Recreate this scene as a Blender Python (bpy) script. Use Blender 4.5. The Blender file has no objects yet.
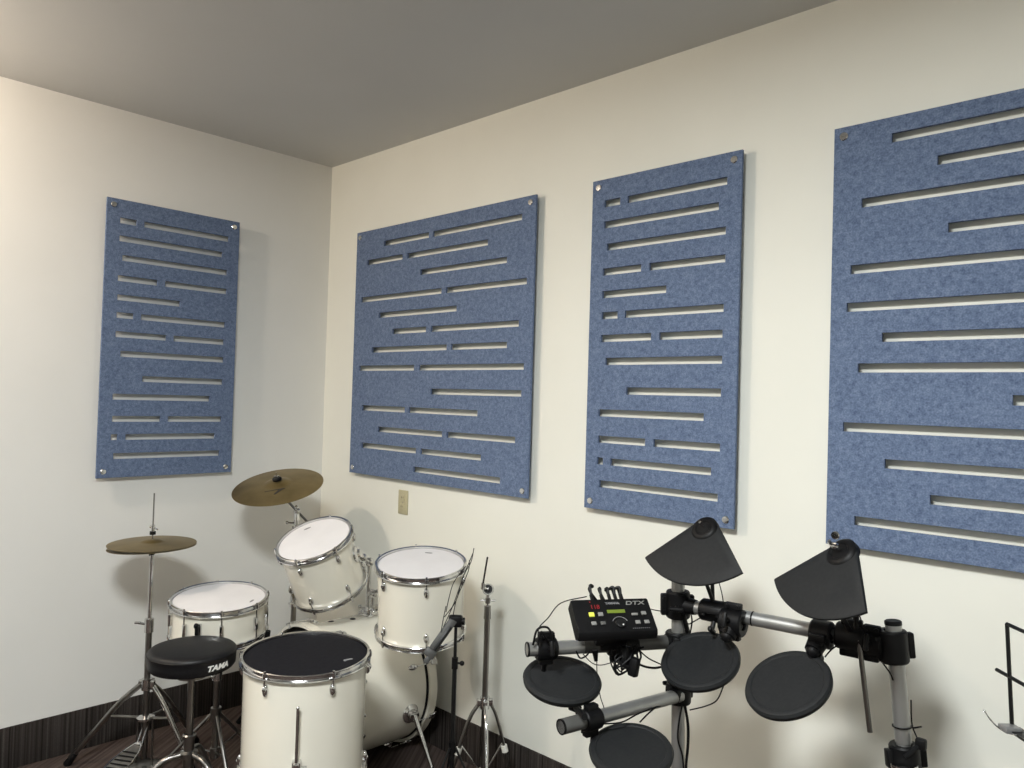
import bpy, bmesh, math, random
from math import sin, cos, pi, radians
from mathutils import Vector, Matrix, Quaternion

random.seed(7)
V = Vector
S = bpy.context.scene
COL = S.collection

# ------------------------------------------------------------------ camera
CAM = V((3.633, -2.3223, 1.5561))
YAW, PITCH, ROLL, FPX = -0.7652, 0.0200, 0.0298, 775.47
_f = V((cos(PITCH) * sin(YAW), cos(PITCH) * cos(YAW), sin(PITCH)))
_r0 = V((cos(YAW), -sin(YAW), 0)); _u0 = _r0.cross(_f)
_r = _r0 * cos(ROLL) + _u0 * sin(ROLL); _u = -_r0 * sin(ROLL) + _u0 * cos(ROLL)
cd = bpy.data.cameras.new('camera'); cam = bpy.data.objects.new('camera', cd); COL.objects.link(cam)
cd.sensor_fit = 'HORIZONTAL'; cd.sensor_width = 36; cd.lens = 36 * FPX / 1024; cd.clip_start = .05
m = Matrix((_r, _u, -_f)).transposed().to_4x4(); m.translation = CAM
cam.matrix_world = m
S.camera = cam

def at(px, py, z):
    """world point at depth z metres along the view, seen at (px, py) of 1024x768"""
    return CAM + z * (_f + _r * ((px - 512) / FPX) - _u * ((py - 384) / FPX))

# ------------------------------------------------------------------ world, lights, exposure
W = bpy.data.worlds.new('world'); S.world = W; W.use_nodes = True
W.node_tree.nodes['Background'].inputs[0].default_value = (.9, .93, 1, 1)
W.node_tree.nodes['Background'].inputs[1].default_value = 0.0
S.view_settings.view_transform = 'Standard'; S.view_settings.look = 'None'
S.view_settings.exposure = -0.11; S.view_settings.gamma = 1.0; S.view_settings.use_curve_mapping = False

CEIL = 2.787
# ceiling lamps of the room, the last an added fill: (x, y, size x, size y, watts, colour)
LAMPS = [(2.95, -2.45, .58, .58, 138, (.95, .985, .985)),
         (0.90, -4.20, 1.15, .55, 24, (1, .985, .96)),
         (4.60, -5.40, 1.15, .55, 24, (.87, .95, 1))]  # far lamp added to even out the walls, no such source known
for i, (x, y, sx, sy, w, c) in enumerate(LAMPS):
    ld = bpy.data.lights.new('ceiling_lamp', 'AREA'); ld.shape = 'RECTANGLE'; ld.size = sx; ld.size_y = sy
    ld.energy = w; ld.color = c
    lo = bpy.data.objects.new('ceiling_lamp', ld); lo.location = (x, y, CEIL - .045); COL.objects.link(lo)

# ------------------------------------------------------------------ materials
def mat(name, col, rough=.5, metal=0., coat=0., spec=.5, emit=None, es=0.):
    m = bpy.data.materials.new(name); m.use_nodes = True
    b = m.node_tree.nodes['Principled BSDF']
    b.inputs['Base Color'].default_value = (*col, 1); b.inputs['Roughness'].default_value = rough
    b.inputs['Metallic'].default_value = metal; b.inputs['Coat Weight'].default_value = coat
    b.inputs['Coat Roughness'].default_value = .08
    b.inputs['Specular IOR Level'].default_value = spec
    if emit:
        b.inputs['Emission Color'].default_value = (*emit, 1); b.inputs['Emission Strength'].default_value = es
    return m

def noisy(name, c1, c2, scale, rough=.5, metal=0., detail=4, bump=0., stretch=(1, 1, 1), coat=0., lo=.35, hi=.65, dist=.001, spec=.5):
    m = mat(name, c1, rough, metal, coat, spec); nt = m.node_tree; N = nt.nodes; L = nt.links
    b = N['Principled BSDF']
    tc = N.new('ShaderNodeTexCoord'); mp = N.new('ShaderNodeMapping'); mp.inputs['Scale'].default_value = stretch
    no = N.new('ShaderNodeTexNoise'); no.inputs['Scale'].default_value = scale; no.inputs['Detail'].default_value = detail
    cr = N.new('ShaderNodeValToRGB'); cr.color_ramp.elements[0].position = lo; cr.color_ramp.elements[1].position = hi
    cr.color_ramp.elements[0].color = (*c1, 1); cr.color_ramp.elements[1].color = (*c2, 1)
    L.new(tc.outputs['Object'], mp.inputs[0]); L.new(mp.outputs[0], no.inputs['Vector'])
    L.new(no.outputs['Fac'], cr.inputs[0]); L.new(cr.outputs[0], b.inputs['Base Color'])
    if bump:
        bp = N.new('ShaderNodeBump'); bp.inputs['Strength'].default_value = bump; bp.inputs['Distance'].default_value = dist
        L.new(no.outputs['Fac'], bp.inputs['Height']); L.new(bp.outputs[0], b.inputs['Normal'])
    return m

M = {}
M['wall'] = noisy('wall_paint', (.785, .785, .715), (.805, .805, .735), 3.0, .62, bump=.05)
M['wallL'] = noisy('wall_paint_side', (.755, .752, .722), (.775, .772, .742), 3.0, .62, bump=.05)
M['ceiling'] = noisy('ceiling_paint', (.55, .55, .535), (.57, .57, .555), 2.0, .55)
M['cream'] = noisy('cream_drum_wrap', (.795, .765, .665), (.815, .785, .685), 6, .16, coat=.6)
M['chrome'] = noisy('chrome', (.62, .62, .62), (.72, .72, .72), 40, .14, 1.0)
M['dchrome'] = noisy('dark_chrome_tube', (.20, .195, .185), (.30, .29, .275), 30, .28, 1.0, stretch=(1, 1, .2))  # chrome with a darker base colour
M['head'] = noisy('white_drum_skin', (.74, .73, .74), (.78, .77, .78), 9, .42)
M['blackhead'] = noisy('black_drum_skin', (.006, .006, .009), (.010, .010, .013), 60, .62, bump=.05, spec=.12)
M['black'] = noisy('black_plastic', (.003, .003, .0035), (.005, .005, .0055), 30, .48, spec=.2)
M['blackmetal'] = noisy('black_painted_metal', (.005, .005, .0055), (.009, .009, .009), 30, .38, spec=.3)
M['rubber'] = noisy('dark_grey_rubber', (.0115, .0125, .0135), (.015, .016, .017), 120, .62, bump=.08, dist=.0005, spec=.25)
M['vinyl'] = noisy('black_vinyl', (.004, .004, .005), (.007, .007, .008), 90, .45, bump=.12, spec=.3)
M['alu'] = noisy('satin_grey_tube', (.34, .34, .33), (.40, .40, .39), 20, .38, .75, stretch=(1, 1, .15))
M['dalu'] = noisy('dark_grey_sleeve', (.10, .10, .095), (.13, .13, .125), 20, .45, .3)
M['brass'] = noisy('tarnished_bronze', (.19, .140, .055), (.285, .215, .095), 7, .42, .80, detail=6, bump=.06)
M['brassedge'] = mat('worn_bronze_edge', (.08, .06, .03), .4, .8)
M['outlet'] = noisy('almond_plastic', (.46, .42, .27), (.48, .44, .29), 20, .4)
M['dark'] = mat('dark_hole', (.01, .01, .01), .6)
M['white'] = mat('white_print', (.75, .75, .72), .5)
M['whiterub'] = noisy('off_white_rubber', (.66, .65, .60), (.74, .73, .68), 60, .5)
M['greymark'] = mat('grey_print', (.22, .22, .23), .5)
M['pouch'] = noisy('charcoal_flat_bar', (.035, .035, .033), (.05, .05, .047), 50, .5)
M['lcd'] = mat('lit_green_display', (.10, .14, .02), .3, emit=(.22, .30, .03), es=.35)
M['redled'] = mat('lit_red_digits', (.22, .012, .015), .3, emit=(.35, .02, .03), es=.12)
M['yellowlit'] = mat('lit_yellow_button', (.45, .48, .08), .3, emit=(.75, .85, .08), es=.55)
M['greybtn'] = mat('grey_button', (.22, .22, .21), .45)
M['clearplastic'] = noisy('grey_plastic', (.16, .16, .16), (.20, .20, .20), 20, .2)
M['lampglow'] = mat('lamp_diffuser', (.9, .9, .85), .5, emit=(1, .95, .86), es=2.0)

# blue felt: fine mottled fibres
def felt():
    m = mat('blue_felt', (.1, .15, .3), .95, spec=.15); nt = m.node_tree; N = nt.nodes; L = nt.links; b = N['Principled BSDF']
    tc = N.new('ShaderNodeTexCoord')
    n1 = N.new('ShaderNodeTexNoise'); n1.inputs['Scale'].default_value = 210; n1.inputs['Detail'].default_value = 3
    mp = N.new('ShaderNodeMapping'); mp.inputs['Scale'].default_value = (1, 1, 2.2)
    n2 = N.new('ShaderNodeTexNoise'); n2.inputs['Scale'].default_value = 80; n2.inputs['Detail'].default_value = 6
    mx = N.new('ShaderNodeMath'); mx.operation = 'ADD'
    cr = N.new('ShaderNodeValToRGB')
    e = cr.color_ramp.elements; e[0].position = .36; e[0].color = (.080, .112, .192, 1)
    e[1].position = .64; e[1].color = (.180, .232, .345, 1)
    e2 = cr.color_ramp.elements.new(.5); e2.color = (.126, .171, .272, 1)
    ml = N.new('ShaderNodeMath'); ml.operation = 'MULTIPLY'; ml.inputs[1].default_value = .5
    L.new(tc.outputs['Object'], mp.inputs[0]); L.new(mp.outputs[0], n1.inputs['Vector']); L.new(mp.outputs[0], n2.inputs['Vector'])
    L.new(n1.outputs['Fac'], mx.inputs[0]); L.new(n2.outputs['Fac'], mx.inputs[1]); L.new(mx.outputs[0], ml.inputs[0])
    L.new(ml.outputs[0], cr.inputs[0]); L.new(cr.outputs[0], b.inputs['Base Color'])
    bp = N.new('ShaderNodeBump'); bp.inputs['Strength'].default_value = .3; bp.inputs['Distance'].default_value = .001
    L.new(n1.outputs['Fac'], bp.inputs['Height']); L.new(bp.outputs[0], b.inputs['Normal'])
    return m
M['felt'] = felt()

# striped carpet. axis = object axis across the stripes (0 x, 1 y)
def carpet(name, dirv, c1, c2, c3, scale=120):
    m = mat(name, c1, .95, spec=.1); nt = m.node_tree; N = nt.nodes; L = nt.links; b = N['Principled BSDF']
    tc = N.new('ShaderNodeTexCoord')
    dt = N.new('ShaderNodeVectorMath'); dt.operation = 'DOT_PRODUCT'; dt.inputs[1].default_value = dirv
    L.new(tc.outputs['Object'], dt.inputs[0])
    cb = N.new('ShaderNodeCombineXYZ'); L.new(dt.outputs['Value'], cb.inputs[0])
    n1 = N.new('ShaderNodeTexNoise'); n1.inputs['Scale'].default_value = scale; n1.inputs['Detail'].default_value = 1
    L.new(cb.outputs[0], n1.inputs['Vector'])
    n2 = N.new('ShaderNodeTexNoise'); n2.inputs['Scale'].default_value = 14; L.new(cb.outputs[0], n2.inputs['Vector'])
    wv = N.new('ShaderNodeMath'); wv.operation = 'MULTIPLY_ADD'; wv.inputs[1].default_value = .45
    L.new(n2.outputs['Fac'], wv.inputs[0]); L.new(n1.outputs['Fac'], wv.inputs[2])
    cr = N.new('ShaderNodeValToRGB'); e = cr.color_ramp.elements
    e[0].position = .55; e[0].color = (*c1, 1); e[1].position = .95; e[1].color = (*c3, 1)
    x = cr.color_ramp.elements.new(.72); x.color = (*c2, 1)
    L.new(wv.outputs[0], cr.inputs[0])
    n3 = N.new('ShaderNodeTexNoise'); n3.inputs['Scale'].default_value = 350; L.new(tc.outputs['Object'], n3.inputs['Vector'])
    mx = N.new('ShaderNodeMix'); mx.data_type = 'RGBA'; mx.blend_type = 'MULTIPLY'; mx.inputs['Factor'].default_value = .6
    L.new(cr.outputs[0], mx.inputs[6]); L.new(n3.outputs['Fac'], mx.inputs[7]); L.new(mx.outputs[2], b.inputs['Base Color'])
    bp = N.new('ShaderNodeBump'); bp.inputs['Strength'].default_value = .6; bp.inputs['Distance'].default_value = .003
    L.new(n1.outputs['Fac'], bp.inputs['Height']); L.new(bp.outputs[0], b.inputs['Normal'])
    return m
CC = ((.020, .016, .014), (.052, .044, .040), (.095, .083, .076))
M['carpet'] = carpet('striped_brown_carpet', (.80, .60, 0), (.045, .032, .028), (.085, .064, .057), (.13, .102, .09), 60)
M['baseL'] = carpet('carpet_base_side', (0, 1, 0), *CC, scale=95)
M['baseB'] = carpet('carpet_base_back', (1, 0, 0), *CC, scale=95)

# ------------------------------------------------------------------ mesh helpers
def basis(n, ref=None):
    """matrix whose z column is n"""
    n = V(n).normalized(); ref = V(ref) if ref is not None else (V((0, 0, 1)) if abs(n.z) < .95 else V((1, 0, 0)))
    x = (ref - n * ref.dot(n)).normalized(); y = n.cross(x)
    return Matrix((x, y, n)).transposed()

class B:
    def __init__(s): s.v = []; s.f = []
    def add(s, vs, fs):
        o = len(s.v); s.v += [V(v) for v in vs]; s.f += [tuple(o + i for i in f) for f in fs]; return s
    def box(s, c, d, R=None, bev=0.):
        bm = bmesh.new(); bmesh.ops.create_cube(bm, size=1)
        for v in bm.verts: v.co = V((v.co.x * d[0], v.co.y * d[1], v.co.z * d[2]))
        if bev: bmesh.ops.bevel(bm, geom=bm.edges[:], offset=bev, segments=2, profile=.5, affect='EDGES')
        R = R or Matrix.Identity(3)
        bm.verts.index_update()
        s.add([R @ v.co + V(c) for v in bm.verts], [[v.index for v in f.verts] for f in bm.faces]); bm.free(); return s
    def tube(s, pts, r, n=12, caps=True):
        pts = [V(p) for p in pts]; rs = r if isinstance(r, (list, tuple)) else [r] * len(pts)
        vs = []; fs = []; x = None
        for i, p in enumerate(pts):
            t = (pts[min(i + 1, len(pts) - 1)] - pts[max(i - 1, 0)]).normalized()
            if x is None:
                a = V((0, 0, 1)) if abs(t.z) < .9 else V((1, 0, 0)); x = (a - t * a.dot(t)).normalized()
            else: x = (x - t * x.dot(t)).normalized()
            y = t.cross(x)
            for k in range(n):
                a = 2 * pi * k / n; vs.append(p + rs[i] * (x * cos(a) + y * sin(a)))
        for i in range(len(pts) - 1):
            for k in range(n):
                a = i * n + k; b = i * n + (k + 1) % n; fs.append((a, b, b + n, a + n))
        if caps: fs.append(tuple(reversed(range(n)))); o = (len(pts) - 1) * n; fs.append(tuple(o + k for k in range(n)))
        return s.add(vs, fs)
    def lathe(s, prof, n=48, c=(0, 0, 0), R=None, closed=False):
        """prof: list of (radius, height); closed joins last to first"""
        R = R or Matrix.Identity(3); c = V(c); vs = []; fs = []; idx = []
        for (r, h) in prof:
            if r < 1e-6: idx.append([len(vs)] * n); vs.append(c + R @ V((0, 0, h)))
            else:
                idx.append(list(range(len(vs), len(vs) + n)))
                for k in range(n): a = 2 * pi * k / n; vs.append(c + R @ V((r * cos(a), r * sin(a), h)))
        m = len(prof); rng = range(m) if closed else range(m - 1)
        for i in rng:
            A = idx[i]; Bq = idx[(i + 1) % m]
            for k in range(n):
                q = [A[k], A[(k + 1) % n], Bq[(k + 1) % n], Bq[k]]; u = []
                for j in q:
                    if j not in u: u.append(j)
                if len(u) > 2: fs.append(tuple(u))
        return s.add(vs, fs)
    def ball(s, c, r, R=None, n=14, sc=(1, 1, 1)):
        R = R or Matrix.Identity(3); k = 8
        b = B(); b.lathe([(r * sin(pi * i / k), -r * cos(pi * i / k)) for i in range(k + 1)], n)
        return s.add([V(c) + R @ V((v.x * sc[0], v.y * sc[1], v.z * sc[2])) for v in b.v], b.f)
    def prism(s, outline, t, c=(0, 0, 0), R=None):
        """outline in xy, thickness along +z"""
        R = R or Matrix.Identity(3); n = len(outline)
        vs = [V(c) + R @ V((x, y, 0)) for x, y in outline] + [V(c) + R @ V((x, y, t)) for x, y in outline]
        fs = [tuple(reversed(range(n))), tuple(range(n, 2 * n))] + [(i, (i + 1) % n, n + (i + 1) % n, n + i) for i in range(n)]
        return s.add(vs, fs)
    def xf(s, Mx):
        s.v = [Mx @ v for v in s.v]; return s
    def obj(s, name, m, parent=None, world=False, sharp=35):
        me = bpy.data.meshes.new(name)
        vs = s.v
        if world and parent is not None:
            r = parent
            while r.parent: r = r.parent
            inv = r.matrix_basis.inverted(); vs = [inv @ v for v in vs]
        me.from_pydata([tuple(v) for v in vs], [], s.f)
        bm = bmesh.new(); bm.from_mesh(me); bmesh.ops.recalc_face_normals(bm, faces=bm.faces[:]); bm.to_mesh(me); bm.free()
        me.polygons.foreach_set('use_smooth', [True] * len(me.polygons)); me.set_sharp_from_angle(angle=radians(sharp))
        me.materials.append(m if not isinstance(m, str) else M[m])
        o = bpy.data.objects.new(name, me); COL.objects.link(o)
        if parent is not None: o.parent = parent
        return o

def smooth(pts, k=6):
    """Catmull-Rom through the points"""
    P = [V(p) for p in pts]; P = [P[0] * 2 - P[1]] + P + [P[-1] * 2 - P[-2]]; out = []
    for i in range(1, len(P) - 2):
        a, b, c, d = P[i - 1:i + 3]
        for j in range(k):
            t = j / k; out.append(.5 * ((2 * b) + (c - a) * t + (2 * a - 5 * b + 4 * c - d) * t * t + (3 * b - a - 3 * c + d) * t ** 3))
    out.append(P[-2]); return out

def tag(o, label=None, cat=None, group=None, kind=None):
    if label: o['label'] = label
    if cat: o['category'] = cat
    if group: o['group'] = group
    if kind: o['kind'] = kind
    return o
def thing(name, label, cat, loc=(0, 0, 0), R=None, group=None):
    o = bpy.data.objects.new(name, None); COL.objects.link(o); o.empty_display_size = .05
    mx = (R or Matrix.Identity(3)).to_4x4(); mx.translation = V(loc); o.matrix_basis = mx
    return tag(o, label, cat, group)
def textmesh(txt, size, bold=0., shear=0., ext=.0003):
    c = bpy.data.curves.new('t', 'FONT'); c.body = txt; c.size = size; c.offset = bold; c.shear = shear; c.extrude = ext
    c.align_x = 'CENTER'; c.align_y = 'CENTER'
    o = bpy.data.objects.new('t', c); COL.objects.link(o)
    me = bpy.data.meshes.new_from_object(o)
    b = B(); b.add([v.co.copy() for v in me.vertices], [tuple(p.vertices) for p in me.polygons])
    bpy.data.objects.remove(o); bpy.data.curves.remove(c); bpy.data.meshes.remove(me)
    return b

# ------------------------------------------------------------------ room shell
X1, Y0 = 6.0, -7.0
def struct(name, b, m, parent=None): return tag(b.obj(name, m, parent), kind='structure')
struct('floor', B().box(((X1) / 2, Y0 / 2, -.05), (X1 + .2, -Y0 + .2, .1)), 'carpet')
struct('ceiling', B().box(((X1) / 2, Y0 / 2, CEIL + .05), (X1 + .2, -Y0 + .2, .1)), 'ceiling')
struct('wall_left', B().box((-.05, Y0 / 2, CEIL / 2), (.1, -Y0, CEIL)), 'wallL')
struct('wall_back', B().box((X1 / 2, .05, CEIL / 2), (X1 + .2, .1, CEIL)), 'wall')
struct('wall_right', B().box((X1 + .05, Y0 / 2, CEIL / 2), (.1, -Y0, CEIL)), 'wall')
struct('wall_front', B().box((X1 / 2, Y0 - .05, CEIL / 2), (X1 + .2, .1, CEIL)), 'wall')
BH = .172
struct('baseboard_left', B().box((.005, Y0 / 2, BH / 2), (.010, -Y0 - .02, BH), bev=.002), 'baseL')
struct('baseboard_back', B().box((X1 / 2, -.005, BH / 2), (X1 - .02, .010, BH), bev=.002), 'baseB')

# ceiling light fixtures (behind and above the camera), the last around the added fill
LLAB = ['rectangular ceiling light panel above the electronic drums', 'rectangular ceiling light panel near the left wall',
        'added fill light panel on the ceiling at the far right of the room']
for (x, y, sx, sy, w, c), lab in zip(LAMPS, LLAB):
    t = thing('ceiling_light', lab, 'light', (x, y, CEIL))
    fr = B()
    for (cx, cy, dx, dy) in ((0, sy / 2 + .02, sx + .08, .03), (0, -sy / 2 - .02, sx + .08, .03), (sx / 2 + .02, 0, .03, sy + .01), (-sx / 2 - .02, 0, .03, sy + .01)):
        fr.box((cx, cy, -.02), (dx, dy, .04))
    fr.obj('frame', 'white', t); B().box((0, 0, -.025), (sx, sy, .01)).obj('diffuser', 'lampglow', t)

# small round dome lamp on the ceiling near the left wall
dl = (0.42, -2.45)
t = thing('dome_light', 'small round frosted dome lamp on the ceiling beside the left wall', 'light', (dl[0], dl[1], CEIL))
B().lathe([(0, 0), (.09, 0), (.09, -.022), (.0, -.022)], 32).obj('base', 'white', t)
pl = bpy.data.lights.new('dome_bulb', 'POINT'); pl.energy = 70; pl.color = (1, .84, .68); pl.shadow_soft_size = .06
po = bpy.data.objects.new('dome_bulb', pl); po.location = (dl[0], dl[1], CEIL - .12); COL.objects.link(po)

# ------------------------------------------------------------------ felt panels
R24 = [(.092, [(.057, .127), (.160, .554)]), (.171, [(.057, .526)]), (.255, [(.072, .553)]), (.346, [(.057, .226), (.261, .554)]),
       (.430, [(.058, .332)]), (.508, [(.058, .129), (.161, .552)]), (.592, [(.057, .275), (.309, .550)]), (.677, [(.080, .551)]),
       (.784, [(.176, .550)]), (.866, [(.055, .489)]), (.963, [(.056, .262), (.297, .551)]), (1.043, [(.054, .081), (.115, .521)]),
       (1.126, [(.067, .547)])]
R48 = [(.080, [(.229, .568), (.598, 1.156)]), (.161, [(.095, .378), (.415, .960)]), (.248, [(.515, 1.077)]), (.346, [(.052, .669), (.700, 1.193)]),
       (.432, [(.206, .774)]), (.516, [(.318, .569), (.605, 1.155)]), (.602, [(.158, .716), (.746, 1.091)]), (.692, [(.054, .491), (.525, 1.190)]),
       (.801, [(.616, 1.181)]), (.890, [(.089, .432), (.462, .928)]), (.991, [(.227, .704), (.736, 1.154)]), (1.077, [(.096, .524), (.557, .957)]),
       (1.163, [(.510, 1.075)])]
W4 = 1.236
R48r = [(1.223 - z, [(W4 - b, W4 - a) for a, b in reversed(sg)]) for z, sg in reversed(R48)]
PT, PH, SH = .0115, 1.22, .0255
def slotted(w, rows):
    """panel face in (u right, v up from the bottom), holes cut through, thickness PT"""
    c = bpy.data.curves.new('p', 'CURVE'); c.dimensions = '2D'; c.fill_mode = 'BOTH'; c.extrude = PT / 2 - .0012; c.bevel_depth = .0012; c.bevel_resolution = 1; c.offset = -.0012
    def poly(pts):
        s = c.splines.new('POLY'); s.points.add(len(pts) - 1); s.use_cyclic_u = True
        for p, q in zip(s.points, pts): p.co = (q[0], q[1], 0, 1)
    poly([(0, 0), (w, 0), (w, PH), (0, PH)])
    for z, sg in rows:
        v = PH - z
        for a, b in sg: poly([(a, v - SH / 2), (a, v + SH / 2), (b, v + SH / 2), (b, v - SH / 2)])
    o = bpy.data.objects.new('p', c); COL.objects.link(o); me = bpy.data.meshes.new_from_object(o)
    b = B(); b.add([v.co.copy() for v in me.vertices], [tuple(p.vertices) for p in me.polygons])
    bpy.data.objects.remove(o); bpy.data.curves.remove(c); bpy.data.meshes.remove(me); return b
ZB = 2.3828 - PH
def panel(label, w, rows, loc, R):
    # local: x right, y up, z out of the wall (panel back at z=.013)
    t = thing('acoustic_panel', label, 'wall panel', loc, R, 'slotted blue felt panels on the walls')
    b = slotted(w, rows); b.v = [v + V((0, 0, .0250 + PT / 2)) for v in b.v]
    b.obj('felt_board', 'felt', t, sharp=30)
    for (u, v) in ((.028, .028), (w - .028, .028), (.028, PH - .028), (w - .028, PH - .028)):
        k = B().lathe([(0, .0005), (.008, .0005), (.008, .035), (.0125, .0355), (.0125, .039), (.0105, .0415), (0, .042)], 24, (u, v, 0))
        k.box((u, v, .0422), (.014, .0018, .0008))
        k.obj('standoff_screw', 'chrome', t)
RB = Matrix(((1, 0, 0), (0, 0, -1), (0, 1, 0)))          # back wall: u=+x, v=+z, out=-y
RL = Matrix(((0, 0, 1), (1, 0, 0), (0, 1, 0)))            # left wall: u=+y, v=+z, out=+x
panel('tall narrow blue felt slotted panel on the left wall above the hi-hat', .6083, R24, (0, -1.1415, ZB), RL)
panel('square blue felt slotted panel directly above the small electrical outlet', 1.231, R48, (.3095, 0, ZB), RB)
panel('tall narrow blue felt slotted panel on the wide wall, between the two broad ones', .6056, R24, (1.8285, 0, ZB), RB)
panel('broad blue felt slotted panel cut off by the right edge of the photo', W4, R48r, (2.7275, 0, ZB), RB)

# electrical outlet
t = thing('wall_outlet', 'almond electrical outlet plate low on the wall under the square blue panel', 'outlet', (.712, 0, 1.053), RB)
B().box((0, 0, .003), (.070, .114, .006), bev=.002).obj('cover_plate', 'outlet', t)
for s in (-1, 1):
    B().box((0, s * .021, .0075), (.030, .028, .004), bev=.0015).obj('socket', 'outlet', t)
    k = B(); k.box((-.006, s * .021 + .002, .0095), (.002, .009, .001)); k.box((.006, s * .021 + .002, .0095), (.002, .008, .001)); k.obj('socket_slots', 'dark', t)
B().ball((0, 0, .006), .003).obj('screw', 'chrome', t)

# ------------------------------------------------------------------ drums (local frame: z along the drum axis, batter head at z=0, shell below)
HOOP = [(.0015, -.0125), (.0125, -.0150), (.0145, -.0125), (.0135, -.0090), (.0045, -.0075), (.0038, .0030), (.0100, .0055), (.0112, .0080), (.0088, .0098), (.0020, .0080), (.0010, .0010)]
def frame(n, toward):
    """drum frame: z = n, x = direction toward the viewer side (angle 0)"""
    return basis(n, toward)
def lugshape(a, R, z, s, big=1.):
    """small teardrop lug with rod running s=+1 up or -1 down to the hoop"""
    ca, sa = cos(a), sin(a); Rm = Matrix(((ca, -sa, 0), (sa, ca, 0), (0, 0, 1)))
    l = B(); l.ball(Rm @ V((R + .004, 0, z)), .010 * big, Rm, 12, (1., 1., 2.0)); l.ball(Rm @ V((R + .011, 0, z + s * .005)), .0065 * big, Rm, 10, (1, 1, 1.7))
    return l, Rm
def tensionrod(a, R, z0, z1):
    ca, sa = cos(a), sin(a); Rm = Matrix(((ca, -sa, 0), (sa, ca, 0), (0, 0, 1)))
    e = (z1 - z0) / abs(z1 - z0)
    b = B(); b.tube([Rm @ V((R + .0105, 0, z0)), Rm @ V((R + .0105, 0, z1))], .0028, 8)
    b.lathe([(0, z1), (.0065, z1), (.0065, z1 + e * .003), (.004, z1 + e * .004), (.004, z1 + e * .010), (0, z1 + e * .010)], 8, Rm @ V((R + .0105, 0, 0)))
    b.lathe([(.0065, z1 - e * .012), (.0065, z1)], 8, Rm @ V((R + .0105, 0, 0)))
    return b
def make_drum(name, label, c, n, toward, R, depth, nl, phase, skin='head', logo=None, group=None, long_lugs=False, bottom_lugs=True, bphase=None):
    c = V(c) - V(n).normalized() * .009
    t = thing(name, label, 'drum', c, frame(n, toward), group)
    B().lathe([(R - .004, -.004), (R, -.008), (R, -depth + .008), (R - .004, -depth + .004), (R - .007, -depth + .004), (R - .007, -.004)], 96, closed=True).obj('shell', 'cream', t)
    B().lathe([(0, .0015), (R - .002, .001), (R + .0015, -.004), (R + .0015, -.010)], 96).obj('drumhead', skin, t)
    B().lathe([(0, -depth - .0015), (R - .002, -depth - .001), (R + .0015, -depth + .004), (R + .0015, -depth + .010)], 96).obj('bottom_drumhead', 'head', t)
    B().lathe([(R + dr, h) for dr, h in HOOP], 96, closed=True).obj('hoop', 'chrome', t)
    B().lathe([(R + dr, -depth - h) for dr, h in HOOP], 96, closed=True).obj('hoop', 'chrome', t)
    for k in range(nl):
        a = radians(phase) + 2 * pi * k / nl
        if long_lugs:
            ca, sa = cos(a), sin(a); Rm = Matrix(((ca, -sa, 0), (sa, ca, 0), (0, 0, 1)))
            l = B().box(Rm @ V((R + .007, 0, -depth / 2)), (.014, .015, .052), Rm, .004); l.obj('lug', 'chrome', t)
            tensionrod(a, R, -depth / 2 + .02, .004).obj('tension_rod', 'chrome', t)
            tensionrod(a, R, -depth / 2 - .02, -depth - .004).obj('tension_rod', 'chrome', t)
        else:
            l, _ = lugshape(a, R, -.048, 1); l.obj('lug', 'chrome', t)
            tensionrod(a, R, -.040, .004).obj('tension_rod', 'chrome', t)
            if bottom_lugs:
                a2 = a + (radians(bphase) if bphase else 0)
                l, _ = lugshape(a2, R, -depth + .048, -1); l.obj('lug', 'chrome', t)
                tensionrod(a2, R, -depth + .040, -depth - .004).obj('tension_rod', 'chrome', t)
    if logo:
        la, lr = radians(logo[0]), R * logo[1]; q = B()
        Rm = Matrix(((cos(la), -sin(la), 0), (sin(la), cos(la), 0), (0, 0, 1)))
        for (y, w, h) in ((0, .030, .003), (.0, .018, .009), (-.011, .006, .006), (.012, .006, .006)):
            q.box(Rm @ V((lr, y, .0018)), (h, w, .0006), Rm)
        q.obj('printed_mark', 'greymark', t)
    return t
def loc2w(t, p): return t.matrix_basis @ V(p)

TOW = (CAM - V((1.3, -.9, .7))); TOW.z = 0            # horizontal direction toward the viewer for the kit
def ang(c):
    v = CAM - V(c); return V((v.x, v.y, 0))

# floor tom
FT = V((1.336, -.889, .688))
ft = make_drum('floor_tom', 'big cream floor tom with black head in front, beside the black throne', FT, (.031, -.019, .999), ang(FT), .2, .40, 6, 24, 'blackhead', bphase=0)
q = B(); q.box((.070, .135, .0018), (.010, .028, .0008), Matrix.Rotation(radians(20), 3, 'Z'), 0); q.ball((.078, .125, .002), .006, None, 8, (1, 1, .3))
q.obj('printed_mark', 'greymark', ft)
for a in (-5, 115, 235):
    a = radians(a); Rm = Matrix(((cos(a), -sin(a), 0), (sin(a), cos(a), 0), (0, 0, 1)))
    k = B(); k.box(Rm @ V((.210, 0, -.275)), (.026, .028, .045), Rm, .006); k.box(Rm @ V((.222, 0, -.262)), (.018, .018, .012), Rm, .003)
    k.tube([Rm @ V((.222, .016, -.27)), Rm @ V((.222, .032, -.27))], .005, 8)
    br = k.obj('leg_bracket', 'chrome', ft)
    zf = -FT.z + .012
    pts = smooth([Rm @ V((.222, 0, -.085)), Rm @ V((.222, 0, -.30)), Rm @ V((.222, 0, -.52)), Rm @ V((.232, 0, -.58)), Rm @ V((.262, 0, zf))])
    lg = B().tube(pts, .0047, 10); lg.obj('leg', 'chrome', ft)
    B().tube([Rm @ V((.252, 0, zf + .03)), Rm @ V((.264, 0, zf - .002))], [.010, .013], 12).obj('rubber_foot', 'black', ft)
    B().ball(Rm @ V((.222, 0, -.085)), .0062).obj('leg_tip', 'chrome', ft)

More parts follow.
